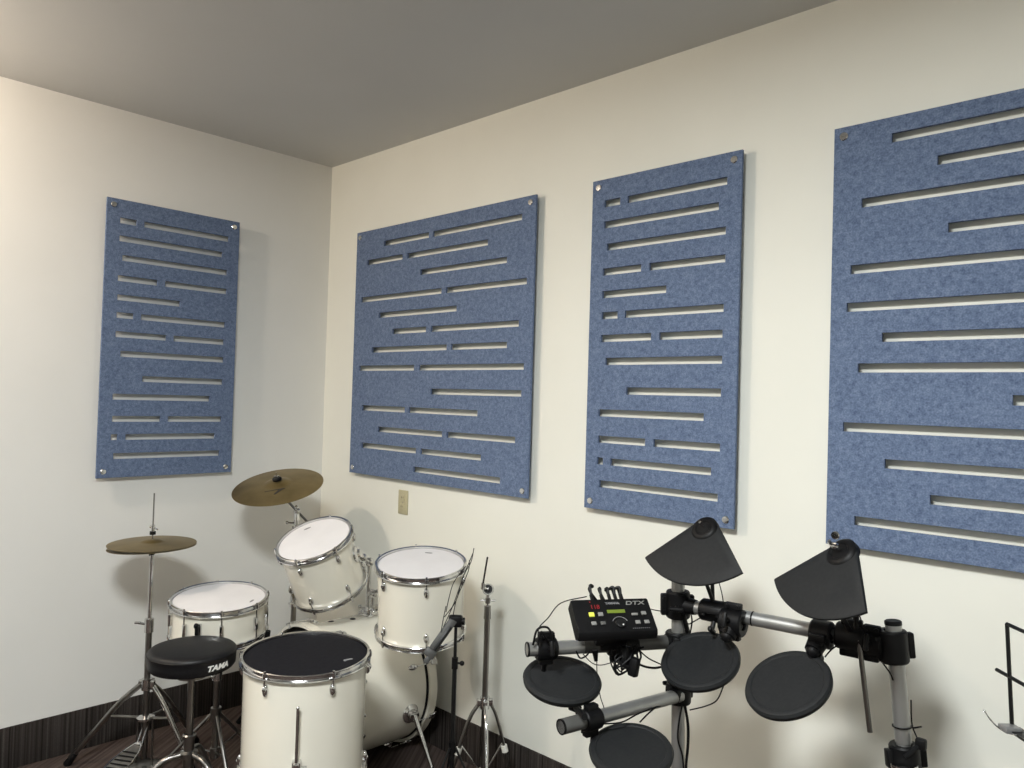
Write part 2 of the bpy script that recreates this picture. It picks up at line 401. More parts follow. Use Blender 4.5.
# snare drum
SN = V((.629, -.856, .731))
sn = make_drum('snare_drum', 'shallow cream snare drum with white head, behind the black throne', SN, (.076, -.053, .996), ang(SN), .176, .14, 8, 3, logo=(62, .78), long_lugs=True)
a = radians(-23); Rm = Matrix(((cos(a), -sin(a), 0), (sin(a), cos(a), 0), (0, 0, 1)))
k = B().box(Rm @ V((.183, 0, -.07)), (.014, .022, .07), Rm, .004); k.obj('strainer', 'chrome', sn)
k = B(); k.box(Rm @ V((.197, 0, -.058)), (.016, .014, .036), Rm, .004); k.ball(Rm @ V((.205, 0, -.036)), .009, Rm, 12, (1, 1, 1.3)); k.obj('strainer_lever', 'black', sn)

# rack toms on the bass drum
T1 = at(313.5, 537.5, 3.22); T1n = V((.115, -.43, .89)).normalized()
t1 = make_drum('tom_drum', 'steeply tilted cream tom with white head, mounted left over the bass drum', T1, T1n, ang(T1), .149, .243, 6, 28, logo=(190, .72), group='cream rack toms', bphase=0)
T2 = at(421, 561.5, 3.0); T2n = V((.105, -.12, .988)).normalized()
t2 = make_drum('tom_drum', 'upright cream tom with white head, nearest to the folded black music stand', T2, T2n, ang(T2), .166, .272, 6, 7, logo=(165, .70), group='cream rack toms', bphase=0)

# bass drum, axis along +y
BX, BZ, BY0, BY1, BR = .80, .30, -.545, -.115, .28
bd = thing('bass_drum', 'large cream bass drum lying on its side behind the floor tom', 'drum', (BX, 0, 0))
Rx = Matrix(((1, 0, 0), (0, 0, 1), (0, -1, 0)))     # local z -> +y ; x -> x ; y -> -z
def bdl(p): return V((p[0], p[1], p[2]))
sh = B().lathe([(BR - .008, BY0 + .022), (BR, BY0 + .022), (BR, BY1 - .022), (BR - .008, BY1 - .022)], 128, (0, 0, BZ), Rx, closed=True); sh.obj('shell', 'cream', bd)
for y, s in ((BY0, -1), (BY1, 1)):
    h = B().lathe([(BR + .005, y - s * .012), (BR + .017, y - s * .012), (BR + .017, y + s * .026), (BR + .005, y + s * .026)], 128, (0, 0, BZ), Rx, closed=True)
    h.obj('wooden_hoop', 'cream', bd)
    g = B().lathe([(BR - .004, y - s * .024), (BR + .0045, y - s * .020), (BR + .0055, y + s * .006), (BR - .004, y + s * .012), (BR - .008, y + s * .010)], 96, (0, 0, BZ), Rx); g.obj('head_collar', 'black', bd)
    B().lathe([(0, y + s * .004), (BR - .006, y + s * .006), (BR + .001, y + s * .002)], 96, (0, 0, BZ), Rx).obj('drumhead', 'head' if s > 0 else 'rubber', bd)
    for k in range(8):
        a = radians(22.5 + 45 * k) + (radians(0)); ca, sa = cos(a), sin(a)
        rp = lambda rr, yy: V((rr * ca, yy, BZ + rr * sa))
        Rr = basis(V((0, 1, 0)), V((ca, 0, sa)))
        cl = B().box(rp(BR + .021, y + s * .012), (.014, .022, .024), Rr, .004)
        cl.box(rp(BR + .012, y + s * .024), (.026, .020, .006), Rr, .002)
        cl.obj('claw', 'chrome', bd)
        B().tube([rp(BR + .024, y + s * .018), rp(BR + .024, y - s * .075)], .003, 8).obj('tension_rod', 'chrome', bd)
        if a % (2 * pi) > pi and s < 0 or True:
            th = B(); th.box(rp(BR + .024, y + s * .028), (.006, .034, .010), Rr, .002); th.obj('wing_screw', 'chrome', bd)
        lg = B(); lg.ball(rp(BR + .004, y - s * .085), .013, Rr, 12, (1, 1, 1.9)); lg.ball(rp(BR + .014, y - s * .080), .008, Rr, 12, (1, 1, 1.6)); lg.obj('lug', 'chrome', bd)
# top vent / mount hole plates
for p in ((.0, -.33), (-.03, -.42)):
    B().lathe([(0, .003), (.010, .003), (.013, 0)], 20, (p[0], p[1], BZ + math.sqrt(BR ** 2 - p[0] ** 2) - .0005)).obj('hole_cover', 'dark', bd)
# spurs
for s in (1, -1):
    a = radians(-16); c = V((s * (BR + .002) * cos(a), -.215, BZ + BR * sin(a)))
    Rs = basis(V((s, 0, -.05)))
    d = B().lathe([(0, .0), (.040, 0), (.040, .006), (.030, .014), (.022, .016), (.018, .030), (0, .034)], 28, c - V((s * .002, 0, 0)), Rs)
    d.box(c + V((s * .028, .0, .0)), (.02, .045, .014), Rs, .003)
    d.obj('spur_bracket', 'chrome', bd)
    e = V((s * (BR + .125), -.19, .012))
    st = c + V((s * .030, 0, 0)); mid = st.lerp(e, .62)
    B().tube([st, mid], .010, 12).tube([mid, e], .0065, 10).obj('spur', 'chrome', bd)
    B().tube([e.lerp(st, .10), e - V((0, 0, .006))], [.009, .012], 12).obj('rubber_foot', 'black', bd)
# tom holder post on the bass drum
post = V((.0, -.245, BZ + BR))
pb = B().box(post + V((0, 0, .006)), (.075, .065, .014), None, .005); pb.box(post + V((0, 0, .025)), (.05, .035, .035), None, .008)
for s in (-1, 1): pb.tube([post + V((s * .02, 0, .03)), post + V((s * .045, -.01, .03))], .006, 8); pb.ball(post + V((s * .05, -.012, .03)), .010)
pb.obj('tom_holder_base', 'chrome', bd)
def tomarm(px, topw, side, t, R, dz):
    b0 = post + V((px, 0, .02)) + V((BX, 0, 0)); top = V((b0.x + .005, b0.y - .0, topw))
    B().tube([b0, top], .0095, 14).obj('holder_post', 'chrome', bd, world=True)
    # bracket on the tom shell
    tw = t.matrix_basis.inverted() @ top; tw.z = 0; dr = tw.normalized()
    if side < 0: dr = (dr * .80 + V((1, 0, 0)) * .60).normalized()
    onsh = t.matrix_basis @ (dr * (R + .012) + V((0, 0, dz)))
    j = B(); j.ball(top, .021); j.tube([top, onsh], .0085, 12); j.ball(top.lerp(onsh, .55), .017)
    j.tube([top + V((0, 0, 0)), top + (CAM - top).normalized() * .04 + V((0, 0, .012))], .0045, 8)
    j.box(top + (CAM - top).normalized() * .045 + V((0, 0, .014)), (.026, .010, .010), None, .003)
    Rb = basis(t.matrix_basis.to_3x3() @ dr, T1n)
    j.obj('holder_arm', 'chrome', bd, world=True)
    k = B(); k.lathe([(0, -.001), (.034, -.001), (.034, .006), (.02, .012), (.016, .022), (0, .024)], 24, t.matrix_basis.inverted() @ (t.matrix_basis @ (dr * R + V((0, 0, dz)))), basis(dr, V((0, 0, 1))))
    k.obj('mounting_bracket', 'chrome', t)
tomarm(-.012, BZ + BR + .235, -1, t1, .149, -.105)
tomarm(.018, BZ + BR + .10, 1, t2, .166, -.12)

# ------------------------------------------------------------------ cymbals
def cymbal_profile(R, bow=.10, bell=.062, bh=.022):
    p = [(.004, bow * R + bh)]
    for i in range(1, 7): p.append((.004 + (bell - .004) * i / 6, bow * R + bh - bh * (i / 6) ** 2.2))
    for i in range(1, 13):
        f = i / 12; p.append((bell + (R - bell) * f, bow * R * (1 - f ** 1.25)))
    q = [(r, h - .0014) for r, h in reversed(p)]
    return p + q
CR = V((.409, -.489, 1.129)); CRn = V((.16, -.282, .946)).normalized()
cr = thing('crash_cymbal', 'single tarnished bronze crash cymbal tilted high in the corner', 'cymbal', CR, basis(CRn, ang(CR)))
B().lathe(cymbal_profile(.203, .085, .060, .014), 128, (0, 0, -.002), closed=True).obj('bow', 'brass', cr)
k = B().lathe([(0, .0), (.020, .0), (.021, .010), (.015, .016), (0, .016)], 20, (0, 0, .028)); k.obj('felt_washer', 'black', cr)
k = B().tube([(0, 0, .03), (0, 0, .066)], .003, 8); k.box((0, 0, .048), (.007, .026, .008), None, .002); k.obj('wing_nut', 'chrome', cr)
lg = B()   # dark printed maker's mark: swash with a tapering tail
lg.prism([(.070, -.060), (.074, -.058), (.0765, .002), (.112, -.022), (.114, -.014), (.082, .018), (.074, .030), (.070, .026)], .0008, (0, 0, .0))
# drape the mark on the bow
def bowh(r, R=.203, bow=.085, bell=.060): f = max(0, min(1, (r - bell) / (R - bell))); return bow * R * (1 - f ** 1.25) - .002
lg.v = [V((v.x, v.y, bowh(math.hypot(v.x, v.y)) + (.0012 if v.z > .0004 else .0002))) for v in lg.v]
lg.obj('printed_mark', mat('dark_ink_mark', (.035, .028, .02), .5), cr)

# crash stand
cs = thing('cymbal_stand', 'chrome boom stand holding the tilted crash cymbal in the corner', 'stand', (.416, -.395, 0))
ptop = at(297, 511, 3.58); base = V((ptop.x, ptop.y, 0))
k = B().tube([base + V((0, 0, .14)), base + V((0, 0, .60))], .0125, 14); k.obj('lower_tube', 'dchrome', cs, True)
k = B().tube([base + V((0, 0, .60)), ptop - V((0, 0, .03))], .0085, 12); k.obj('upper_tube', 'chrome', cs, True)
k = B().tube([base + V((0, 0, .575)), base + V((0, 0, .625))], .018, 14); k.tube([base + V((0, 0, .60)), base + V((.03, -.03, .60))], .005, 8); k.box(base + V((.034, -.034, .60)), (.02, .02, .008), None, .002); k.obj('height_clamp', 'chrome', cs, True)
under = CR - CRn * .03
tl = B(); tl.ball(ptop, .016); tl.box(ptop - V((0, 0, .035)), (.022, .022, .06), None, .005)
tl.tube([ptop + V((.02, -.015, .01)), ptop + V((.045, -.03, .025))], .005, 8); tl.ball(ptop + V((.048, -.032, .026)), .009)
tl.tube([ptop + V((-.01, -.01, -.055)), ptop + V((-.035, -.025, -.055))], .0045, 8); tl.ball(ptop + V((-.038, -.027, -.055)), .008)
tl.obj('boom_clamp', 'chrome', cs, True)
dirb = (ptop - under).normalized()
B().tube([under, ptop + dirb * .12], .0055, 10).obj('boom_arm', 'dchrome', cs, True)
B().tube([under - CRn * .015, CR + CRn * .05], .004, 8).ball(under, .012).obj('cymbal_rod', 'chrome', cs, True)
hub = base + V((0, 0, .30)); foot0 = V((.150, -.560, .012))
for a in (0, 60, 250):
    d0 = (foot0 - base); d0.z = 0; L = min(d0.length, .27) if a == 0 else .20; d = Matrix.Rotation(radians(a), 3, 'Z') @ d0.normalized()
    f = base + d * L + V((0, 0, .014)); h = hub + d * .02
    lg = B().tube([h, f], .0085, 10); leg = lg.obj('leg', 'dchrome', cs, True)
    B().tube([f.lerp(h, .09), f - V((0, 0, .008))], [.011, .014], 12).obj('rubber_foot', 'black', cs, True)
    B().tube([base + V((0, 0, .15)), h.lerp(f, .55)], .005, 8).obj('brace', 'dchrome', cs, True)
B().tube([hub - V((0, 0, .02)), hub + V((0, 0, .03))], .022, 14).obj('leg_collar', 'chrome', cs, True); B().tube([base + V((0, 0, .13)), base + V((0, 0, .17))], .017, 12).obj('brace_collar', 'chrome', cs, True)

# hi-hat pair and stand
HH = V((.350, -1.018, .918)); hx = HH.x; hy = HH.y
for s, lab, z in ((1, 'upper bronze hi-hat cymbal, on top of the pair at the left wall', .0), (-1, 'lower bronze hi-hat cymbal, upside down beneath its twin', -.013)):
    Rh = basis(V((.012, -.010, 1))) if s > 0 else basis(V((-.028, -.026, 1)))
    c = thing('hi_hat_cymbal', lab, 'cymbal', (hx, hy, HH.z + z), Rh, 'pair of bronze hi-hat cymbals')
    pr_ = cymbal_profile(.170, .065, .045, .012); pr_ = [(r, s * h * .8) for r, h in pr_]
    B().lathe(pr_, 96, (0, 0, 0), closed=True).obj('bow', 'brass', c)
hs = thing('hi_hat_stand', 'chrome hi-hat stand with footboard beside the left wall', 'stand', (hx, hy, 0))
W_ = lambda x, y, z: V((hx + x, hy + y, z))
B().tube([W_(0, 0, .04), W_(0, 0, .60)], .0125, 14).obj('lower_tube', 'dchrome', hs, True)
B().tube([W_(0, 0, .58), W_(0, 0, .895)], .0085, 12).obj('upper_tube', 'chrome', hs, True)
B().tube([W_(0, 0, .88), W_(0, 0, 1.125)], .003, 8).obj('pull_rod', 'dchrome', hs, True)
k = B().lathe([(0, -.022), (.008, -.022), (.024, -.006), (.024, 0), (0, 0)], 20, (hx, hy, .893)); k.tube([W_(.012, -.012, .882), W_(.026, -.02, .876)], .003, 8); k.obj('cymbal_cup', 'black', hs, True)
k = B().tube([W_(0, 0, .955), W_(0, 0, .968)], .012, 14); k.obj('felt_washer', 'black', hs, True)
k = B().tube([W_(0, 0, .968), W_(0, 0, .995)], .0075, 12); k.tube([W_(0, 0, .985), W_(.022, .01, .977)], .0032, 8); k.ball(W_(-.008, -.006, .987), .006); k.obj('clutch', 'chrome', hs, True)
k = B().tube([W_(0, 0, .555), W_(0, 0, .61)], .018, 14); k.tube([W_(0, 0, .585), W_(-.028, -.03, .59)], .005, 8); k.box(W_(-.032, -.034, .592), (.026, .010, .010), Matrix.Rotation(radians(45), 3, 'Z'), .003); k.obj('height_clamp', 'chrome', hs, True)
hubz = .345
k = B().tube([W_(0, 0, hubz - .025), W_(0, 0, hubz + .02)], .021, 16)
# legs: (foot xy)
hfeet = [V((.105, -1.235, .012)), V((.50, -.885, .012)), V((.26, -.76, .012))]
hfeet[0] = V((.118, -1.236, .012))
for f in hfeet:
    d = V((f.x - hx, f.y - hy, 0)).normalized(); p0 = W_(0, 0, hubz) + d * .018; kn = p0.lerp(f, .30) + V((0, 0, .018))
    k.box(p0, (.03, .018, .03), basis(V((0, 0, 1)), d), .004)
    B().tube(smooth([p0, kn, p0.lerp(f, .6) + V((0, 0, .01)), f]), .0115 if f is hfeet[0] else .0095, 12).obj('leg', 'dchrome' if f is not hfeet[1] else 'chrome', hs, True)
    B().tube([f.lerp(p0, .12), f - V((0, 0, .008))], [.012, .016], 12).obj('rubber_foot', 'black', hs, True)
    B().tube([W_(0, 0, .205), p0.lerp(f, .45) + V((0, 0, .012))], .006, 8).obj('brace', 'dchrome', hs, True)
k.obj('leg_collar', 'chrome', hs, True)
B().lathe([(.013, 0), (.035, .002), (.035, .010), (.013, .018)], 20, (hx, hy, .198)).obj('brace_collar', 'chrome', hs, True)
# frame posts and footboard
fd = V((.52, -.85, 0)).normalized(); fs = V((-fd.y, fd.x, 0))
for s in (-1, 1):
    B().tube([W_(0, 0, .20) + fs * s * .034, W_(0, 0, .012) + fs * s * .038], .0045, 8).obj('frame_post', 'dchrome', hs, True)
k = B().box(W_(0, 0, .012), (.10, .13, .012), basis(V((0, 0, 1)), fd), .003); k.obj('base_plate', 'dchrome', hs, True)
k = B()
for s in (-1, 1): k.tube([W_(0, 0, .17) + fs * s * .010, W_(0, 0, .115) + fs * s * .010 + fd * .03], .003, 8)
k.box(W_(0, 0, .112) + fd * .035, (.026, .03, .012), basis(V((0, 0, 1)), fd), .003); k.obj('pull_strap', 'chrome', hs, True)
slope = math.atan2(.085, .27); n_ = V((0, 0, 1)) * cos(slope) + fd * sin(slope); Rf = basis(n_, fd)
fb = W_(0, 0, .108) + fd * .03
k = B().prism([(0, -.014), (0, .014), (.04, .030), (.10, .044), (.20, .046), (.26, .042), (.27, 0), (.26, -.042), (.20, -.046), (.10, -.044), (.04, -.030)], .008, fb, Rf); fbo = k.obj('footboard', 'dchrome', hs, True)
k = B()
for i in range(9):
    x = .055 + i * .022; w = .034 + min(i, 4) * .0015; k.box(fb + Rf @ V((x, 0, .0095)), (.006, w * 2, .003), Rf, .001)
rib = k.obj('grip_ribs', 'black', fbo, True)
k = B().tube([fb + Rf @ V((0, -.014, .008)), fb + Rf @ V((.04, -.031, .008)), fb + Rf @ V((.10, -.045, .008)), fb + Rf @ V((.20, -.047, .008))], .003, 8)
k.tube([fb + Rf @ V((0, .014, .008)), fb + Rf @ V((.04, .031, .008)), fb + Rf @ V((.10, .045, .008)), fb + Rf @ V((.20, .047, .008))], .003, 8); k.obj('raised_edge', 'chrome', fbo, True)

# drum throne
TH = V((.934, -1.097, .652)); TR = .146
th = thing('drum_throne', 'round black padded drum throne with white lettering on its side', 'stool', (TH.x, TH.y, 0))
L_ = lambda x, y, z: V((x, y, z))
zt = TH.z
B().lathe([(0, zt + .004), (TR * .8, zt + .001), (TR - .014, zt - .001), (TR - .005, zt - .004), (TR, zt - .009), (TR + .001, zt - .013)], 72).obj('seat_cushion', 'vinyl', th)
B().lathe([(TR + .001, zt - .013), (TR + .003, zt - .015), (TR + .001, zt - .018), (TR, zt - .040), (TR - .001, zt - .058), (TR - .007, zt - .066), (0, zt - .068)], 72).obj('seat_band', 'vinyl', th)
B().lathe([(TR + .001, zt - .012), (TR + .0035, zt - .0145), (TR + .001, zt - .017)], 72).obj('piping', 'black', th)
tx = textmesh('TAMA', .031, .0011, .25, .0006); va = CAM - TH; a0 = math.atan2(va.y, va.x) + radians(35)
tx.v = [V(((TR + .0012 + v.z) * cos(a0 + v.x / TR), (TR + .0012 + v.z) * sin(a0 + v.x / TR), zt - .041 + v.y * .82)) for v in tx.v]
tx.obj('lettering', 'white', th)
k = B().tube([(0, 0, .30), (0, 0, zt - .07)], .0125, 14); k.obj('seat_post', 'dchrome', th)
k = B().lathe([(.05, 0), (.05, .006), (.02, .012), (.02, .03), (.0, .03)], 20, (0, 0, zt - .104)); k.obj('seat_mount', 'dchrome', th)
k = B().tube([(0, 0, .09), (0, 0, .345)], .018, 16); k.lathe([(.018, 0), (.023, .002), (.023, .014), (.018, .018)], 18, (0, 0, .33)); k.obj('outer_tube', 'dchrome', th)
k = B().lathe([(.018, 0), (.030, .004), (.030, .020), (.018, .026)], 20, (0, 0, .265)); col = k.obj('leg_collar', 'dchrome', th)
k = B().lathe([(.018, 0), (.026, .003), (.026, .017), (.018, .02)], 20, (0, 0, .10)); k.obj('brace_collar', 'dchrome', th)
for a in (14, 134, 254):
    ar = radians(a); d = V((cos(ar), sin(ar), 0)); s_ = V((-sin(ar), cos(ar), 0))
    p0 = d * .026 + V((0, 0, .278)); f = d * .285 + V((0, 0, .014))
    lg = B()
    lg.tube(smooth([p0, d * .09 + V((0, 0, .262)), d * .17 + V((0, 0, .175)), f]), .0105, 12)
    lg.obj('leg', 'dchrome', th)
    B().tube([f + d * -.014 + V((0, 0, .018)), f + d * .006 - V((0, 0, .008))], [.014, .018], 12).obj('rubber_foot', 'black', th)
    B().tube([d * .024 + V((0, 0, .11)), d * .165 + V((0, 0, .165))], .005, 8).obj('brace', 'chrome', th)

# snare stand
ss = thing('snare_stand', 'chrome basket stand holding the shallow snare drum', 'stand', (SN.x, SN.y, 0))
snb = loc2w(sn, (0, 0, -.165))
cx, cy = snb.x, snb.y
C_ = lambda z: V((cx, cy, z))
B().tube([C_(.08), C_(.42)], .0125, 14).obj('lower_tube', 'dchrome', ss, True)
B().tube([C_(.40), C_(snb.z - .06)], .009, 12).obj('upper_tube', 'chrome', ss, True)
k = B().tube([C_(snb.z - .10), C_(snb.z - .045)], .020, 14); k.ball(C_(snb.z - .05), .026); k.tube([C_(snb.z - .07), C_(snb.z - .07) + V((.05, -.02, 0))], .006, 8); k.ball(C_(snb.z - .07) + V((.055, -.022, 0)), .012); k.obj('basket_hub', 'chrome', ss, True)
k = B().tube([C_(.39), C_(.445)], .019, 14); k.tube([C_(.42), C_(.42) + V((.03, -.03, 0))], .005, 8); k.ball(C_(.42) + V((.034, -.034, 0)), .009); k.obj('height_clamp', 'chrome', ss, True)
Rs3 = sn.matrix_basis.to_3x3()
for a in (63, 183, 303):
    ar = radians(a); dl = V((cos(ar), sin(ar), 0)); d = Rs3 @ dl
    r_ = .190; e0 = C_(snb.z - .05); e1 = loc2w(sn, dl * r_ + V((0, 0, -.168)))
    B().tube(smooth([e0, e0.lerp(e1, .6) - V((0, 0, .006)), e1]), .006, 10).obj('basket_arm', 'chrome', ss, True)
    e2 = loc2w(sn, dl * (r_ + .018) + V((0, 0, -.115)))
    B().tube([e1 - d * .01, e1 + d * .010, e2], [.012, .013, .010], 10).obj('rubber_grip', 'black', ss, True)
for a in (110, 230, 350):
    ar = radians(a); d = V((cos(ar), sin(ar), 0)); p0 = C_(.25) + d * .02; f = V((cx, cy, .014)) + d * .24
    B().tube([p0, f], .007, 10).obj('leg', 'dchrome', ss, True)
    B().tube([f.lerp(p0, .1), f - V((0, 0, .008))], [.011, .014], 10).obj('rubber_foot', 'black', ss, True)
    B().tube([C_(.10), p0.lerp(f, .5)], .004, 8).obj('brace', 'dchrome', ss, True)
B().tube([C_(.225), C_(.28)], .021, 14).obj('leg_collar', 'dchrome', ss, True); B().tube([C_(.08), C_(.12)], .018, 12).obj('brace_collar', 'dchrome', ss, True)

# bass drum pedal
bp = thing('bass_drum_pedal', 'dark metal kick pedal clamped to the bass drum near hoop', 'pedal', (BX, BY0 - .05, 0))
k = B()
for s in (-1, 1): k.tube([(s * .055, 0, .01), (s * .055, 0, .22)], .008, 10)
k.tube([(-.06, 0, .215), (.06, 0, .215)], .006, 10); k.obj('upright_frame', 'dchrome', bp)
B().box((0, -.12, .008), (.09, .28, .010), None, .002).obj('base_plate', 'dchrome', bp)
Rp = basis(V((0, -.28, 1)), V((1, 0, 0)))
B().box((0, -.14, .06), (.075, .24, .008), Rp, .003).obj('footboard', 'dchrome', bp)
B().tube([(0, 0, .215), (0, -.035, .385)], .004, 8).obj('beater_rod', 'chrome', bp)
B().tube([(0, -.055, .385), (0, -.005, .392)], .022, 16).obj('beater_head', 'whiterub', bp)
B().tube([(0, 0, .21), (0, -.02, .09)], .004, 8).obj('drive_chain', 'chrome', bp)

# ------------------------------------------------------------------ empty chrome stand near the wall
es = thing('cymbal_stand', 'bare chrome tripod stand without cymbal, between the drums and the electronic kit', 'stand', (1.49, -.19, 0))
E_ = lambda x, y, z: V((1.49 + x, -.19 + y, z))
B().tube([E_(0, 0, .09), E_(0, 0, .735)], .0115, 14).obj('lower_tube', 'dchrome', es, True)
B().tube([E_(0, 0, .735), E_(0, 0, .80)], .0065, 12).obj('upper_tube', 'chrome', es, True)
k = B().tube([E_(0, 0, .705), E_(0, 0, .755)], [.0145, .0125], 14); k.tube([E_(0, 0, .765), E_(0, 0, .785)], .0105, 12); k.tube([E_(-.02, -.02, .775), E_(.02, .02, .775)], .003, 8); k.obj('height_clamp', 'dchrome', es, True)
rc = E_(0, 0, .818); rn = (CAM - rc).normalized()
k = B().lathe([(.0165, -.009), (.021, -.009), (.023, -.004), (.023, .004), (.021, .009), (.0165, .009)], 24, rc, basis(rn), closed=True); k.obj('tilter_ring', 'chrome', es, True); B().lathe([(0, -.006), (.018, -.006), (.018, .004), (0, .004)], 20, rc, basis(rn)).obj('tilter_disc', 'dark', es, True)
k = B().lathe([(0, -.010), (.007, -.010), (.007, .010), (.004, .015), (0, .016)], 16, rc, basis(rn)); k.obj('tilter_bolt', 'dchrome', es, True)
rd = at(487.5, 557, 2.98); r0 = at(482.5, 587, 2.98)
B().tube([r0, rd], .0035, 8).obj('cymbal_rod', 'blackmetal', es, True)
k = B().tube([r0 - V((0, 0, .008)), r0 + (rd - r0) * .14], .0075, 10); k.tube([r0, rc], .007, 10); k.obj('rod_socket', 'chrome', es, True)
hz = .385
k = B().tube([E_(0, 0, hz - .025), E_(0, 0, hz + .02)], .0185, 16)
rr0 = V((_r0.x, _r0.y, 0)); ff0 = V((_f.x, _f.y, 0)).normalized()
for d, nm in ((-rr0 * .96 - ff0 * .25, 'l'), (rr0 * .75 + ff0 * .10, 'r'), (rr0 * .12 - ff0, 'c')):
    d = d.normalized(); sp = {'l': .150, 'r': .125, 'c': .21}[nm]
    p0 = E_(0, 0, hz) + d * .018; f = E_(0, 0, .014) + d * sp
    kn = E_(0, 0, hz - .055) + d * sp * .37
    pts = smooth([p0, kn, E_(0, 0, hz * .53) + d * sp * .66, f])
    B().tube(pts, .0075 if nm != 'r' else .006, 12).obj('leg', 'dchrome' if nm != 'c' else 'chrome', es, True)
    k.box(p0, (.026, .016, .026), basis(V((0, 0, 1)), d), .003)
    w = pts[11].lerp(pts[12], .5); w2 = w + (pts[13] - pts[11]).normalized() * .026
    if nm != 'c': B().tube([w, w2], .0125, 12).obj('white_sleeve', 'whiterub', es, True)
    B().tube([f.lerp(pts[12], .08), f - V((0, 0, .008))], [.010, .013], 10).obj('rubber_foot', 'black', es, True)
    B().tube([E_(0, 0, .12) + d * .012, pts[11]], .0035, 8).obj('brace', 'chrome', es, True)
k.obj('leg_collar', 'chrome', es, True); B().tube([E_(0, 0, .10), E_(0, 0, .13)], .016, 12).obj('brace_collar', 'chrome', es, True)

# ------------------------------------------------------------------ folded black music stand beside tom
bsx = V((1.555, -.413, 0)); fm = thing('folded_music_stand', 'slim black folded wire music stand leaning across the upright tom', 'music stand', bsx)
F_ = lambda z: V((bsx.x, bsx.y, z))
B().tube([F_(.10), F_(.60)], .0085, 12).obj('lower_tube', 'blackmetal', fm, True)
B().tube([F_(.59), F_(.745)], .0060, 12).obj('upper_tube', 'blackmetal', fm, True)
k = B().tube([F_(.58), F_(.62)], .0115, 12); k.tube([F_(.60), F_(.60) + rr0 * .022], .004, 8); k.ball(F_(.60) + rr0 * .026, .009, None, 12); k.obj('height_knob', 'black', fm, True)
hd = at(455.5, 621, 2.80)
k = B().box(hd, (.050, .030, .042), basis(V((0, 0, 1)), rr0), .008); k.tube([hd, hd + rr0 * .034], .013, 14); k.obj('desk_clamp', 'black', fm, True)
tip = at(430, 653, 2.74); hd2 = at(452, 622, 2.79)
ax_ = (tip - hd2).normalized(); Rb = basis(V((CAM - tip)).normalized(), ax_)
mid = (tip + hd2) / 2; Lb = (tip - hd2).length
B().box(mid, (Lb + .02, .030, .007), Rb, .002).obj('folded_desk_bar', 'pouch', fm, True)
B().box(mid + Rb @ V((.01, .006, .010)), (Lb * .9, .012, .006), Rb, .002).obj('folded_desk_bar', 'blackmetal', fm, True)
k = B().box(tip + Rb @ V((.0, 0, .004)), (.030, .042, .014), Rb, .004); k.box(tip + Rb @ V((.022, .006, .004)), (.03, .02, .01), Rb, .003); k.obj('bar_end', 'pouch', fm, True)
for pts in ([(443.5, 627, 2.77), (454, 603, 2.78), (464, 575, 2.80), (471, 562, 2.81), (474, 548, 2.82)],
            [(444.5, 617, 2.77), (456, 601, 2.77), (462, 580, 2.79), (473, 553, 2.82)],
            [(446, 612, 2.79), (449, 598, 2.79), (454, 582, 2.80), (466, 566, 2.81)],
            [(453, 616, 2.78), (457, 598, 2.79), (468, 572, 2.81), (469.5, 560, 2.81)],
            [(441, 632, 2.76), (443.5, 618, 2.77), (446, 606, 2.78)]):
    B().tube(smooth([at(*p) for p in pts], 4), .0016, 6).obj('folded_wire', 'blackmetal', fm, True)
for a in (30, 150, 270):
    ar = radians(a); d = V((cos(ar), sin(ar), 0)); p0 = F_(.30) + d * .012; f = V((bsx.x, bsx.y, .010)) + d * .17
    B().tube([p0, f], .0045, 8).obj('leg', 'blackmetal', fm, True)
    B().ball(f, .009).obj('rubber_foot', 'black', fm, True)
    B().tube([F_(.11), p0.lerp(f, .45)], .003, 8).obj('brace', 'blackmetal', fm, True)
B().tube([F_(.28), F_(.32)], .014, 12).obj('leg_collar', 'black', fm, True); B().tube([F_(.095), F_(.125)], .012, 12).obj('brace_collar', 'black', fm, True)

# ------------------------------------------------------------------ electronic drum rack
RT = .0185
P1 = at(678, 604, 2.2); P2 = at(893, 646, 1.85)
er = thing('drum_rack', 'grey tubular rack with black clamps carrying the electronic drums', 'drum rack', (P1.x, P1.y, 0))
vis = lambda p: (CAM - p).normalized()
p1t = at(678, 572, 2.2); p1b = V((p1t.x + .012, p1t.y + .03, .03))
p2t = at(893, 622, 1.85); p2m = at(903.5, 742, 1.83)
p2b = p2m + (p2m - p2t) * ((p2m.z - .03) / (p2t.z - p2m.z))
def rtube(pts, m='alu', r=RT, nm='tube'): return B().tube(pts, r, 20).obj(nm, m, er, True)
rtube([p1t, p1b], nm='upright_tube'); rtube([p2t, p2m], nm='upright_tube')
# lower right: tube continues to the floor inside the lower clamp
rtube([p2m, p2b], 'alu', RT * .9, 'leg_tube')
for p, d in ((p1t, p1t - p1b), (p2t, p2t - p2b)):
    d = d.normalized(); B().lathe([(0, .004), (RT - .002, .004), (RT + .0008, .002), (RT + .0008, -.006)], 20, p, basis(d)).obj('tube_end', 'black', er, True)
railA, railB = P1, P2
rtube([railA, railB], nm='cross_tube')
k = B(); d = (railB - railA).normalized()
for px in (765.5,):
    f = (px - 678) / 215; c = railA.lerp(railB, f * 1.85 * 0 + (1 / 2.2 - 0) * 0 + .0 + f * .86 + .04)
    k.lathe([(RT + .0008, -.002), (RT + .0008, .002)], 20, c, basis(d))
k.obj('tube_joint', 'black', er, True)
ua0 = at(527, 649.5, 2.08); ua1 = V((P1.x, P1.y, .885)); la0 = at(561, 727, 1.95); la1 = at(680, 695, 2.18)
rtube([ua0, ua0.lerp(ua1, .50)], 'alu', nm='arm_tube'); rtube([ua0.lerp(ua1, .36), ua1], 'dalu', RT * 1.04, nm='arm_sleeve')
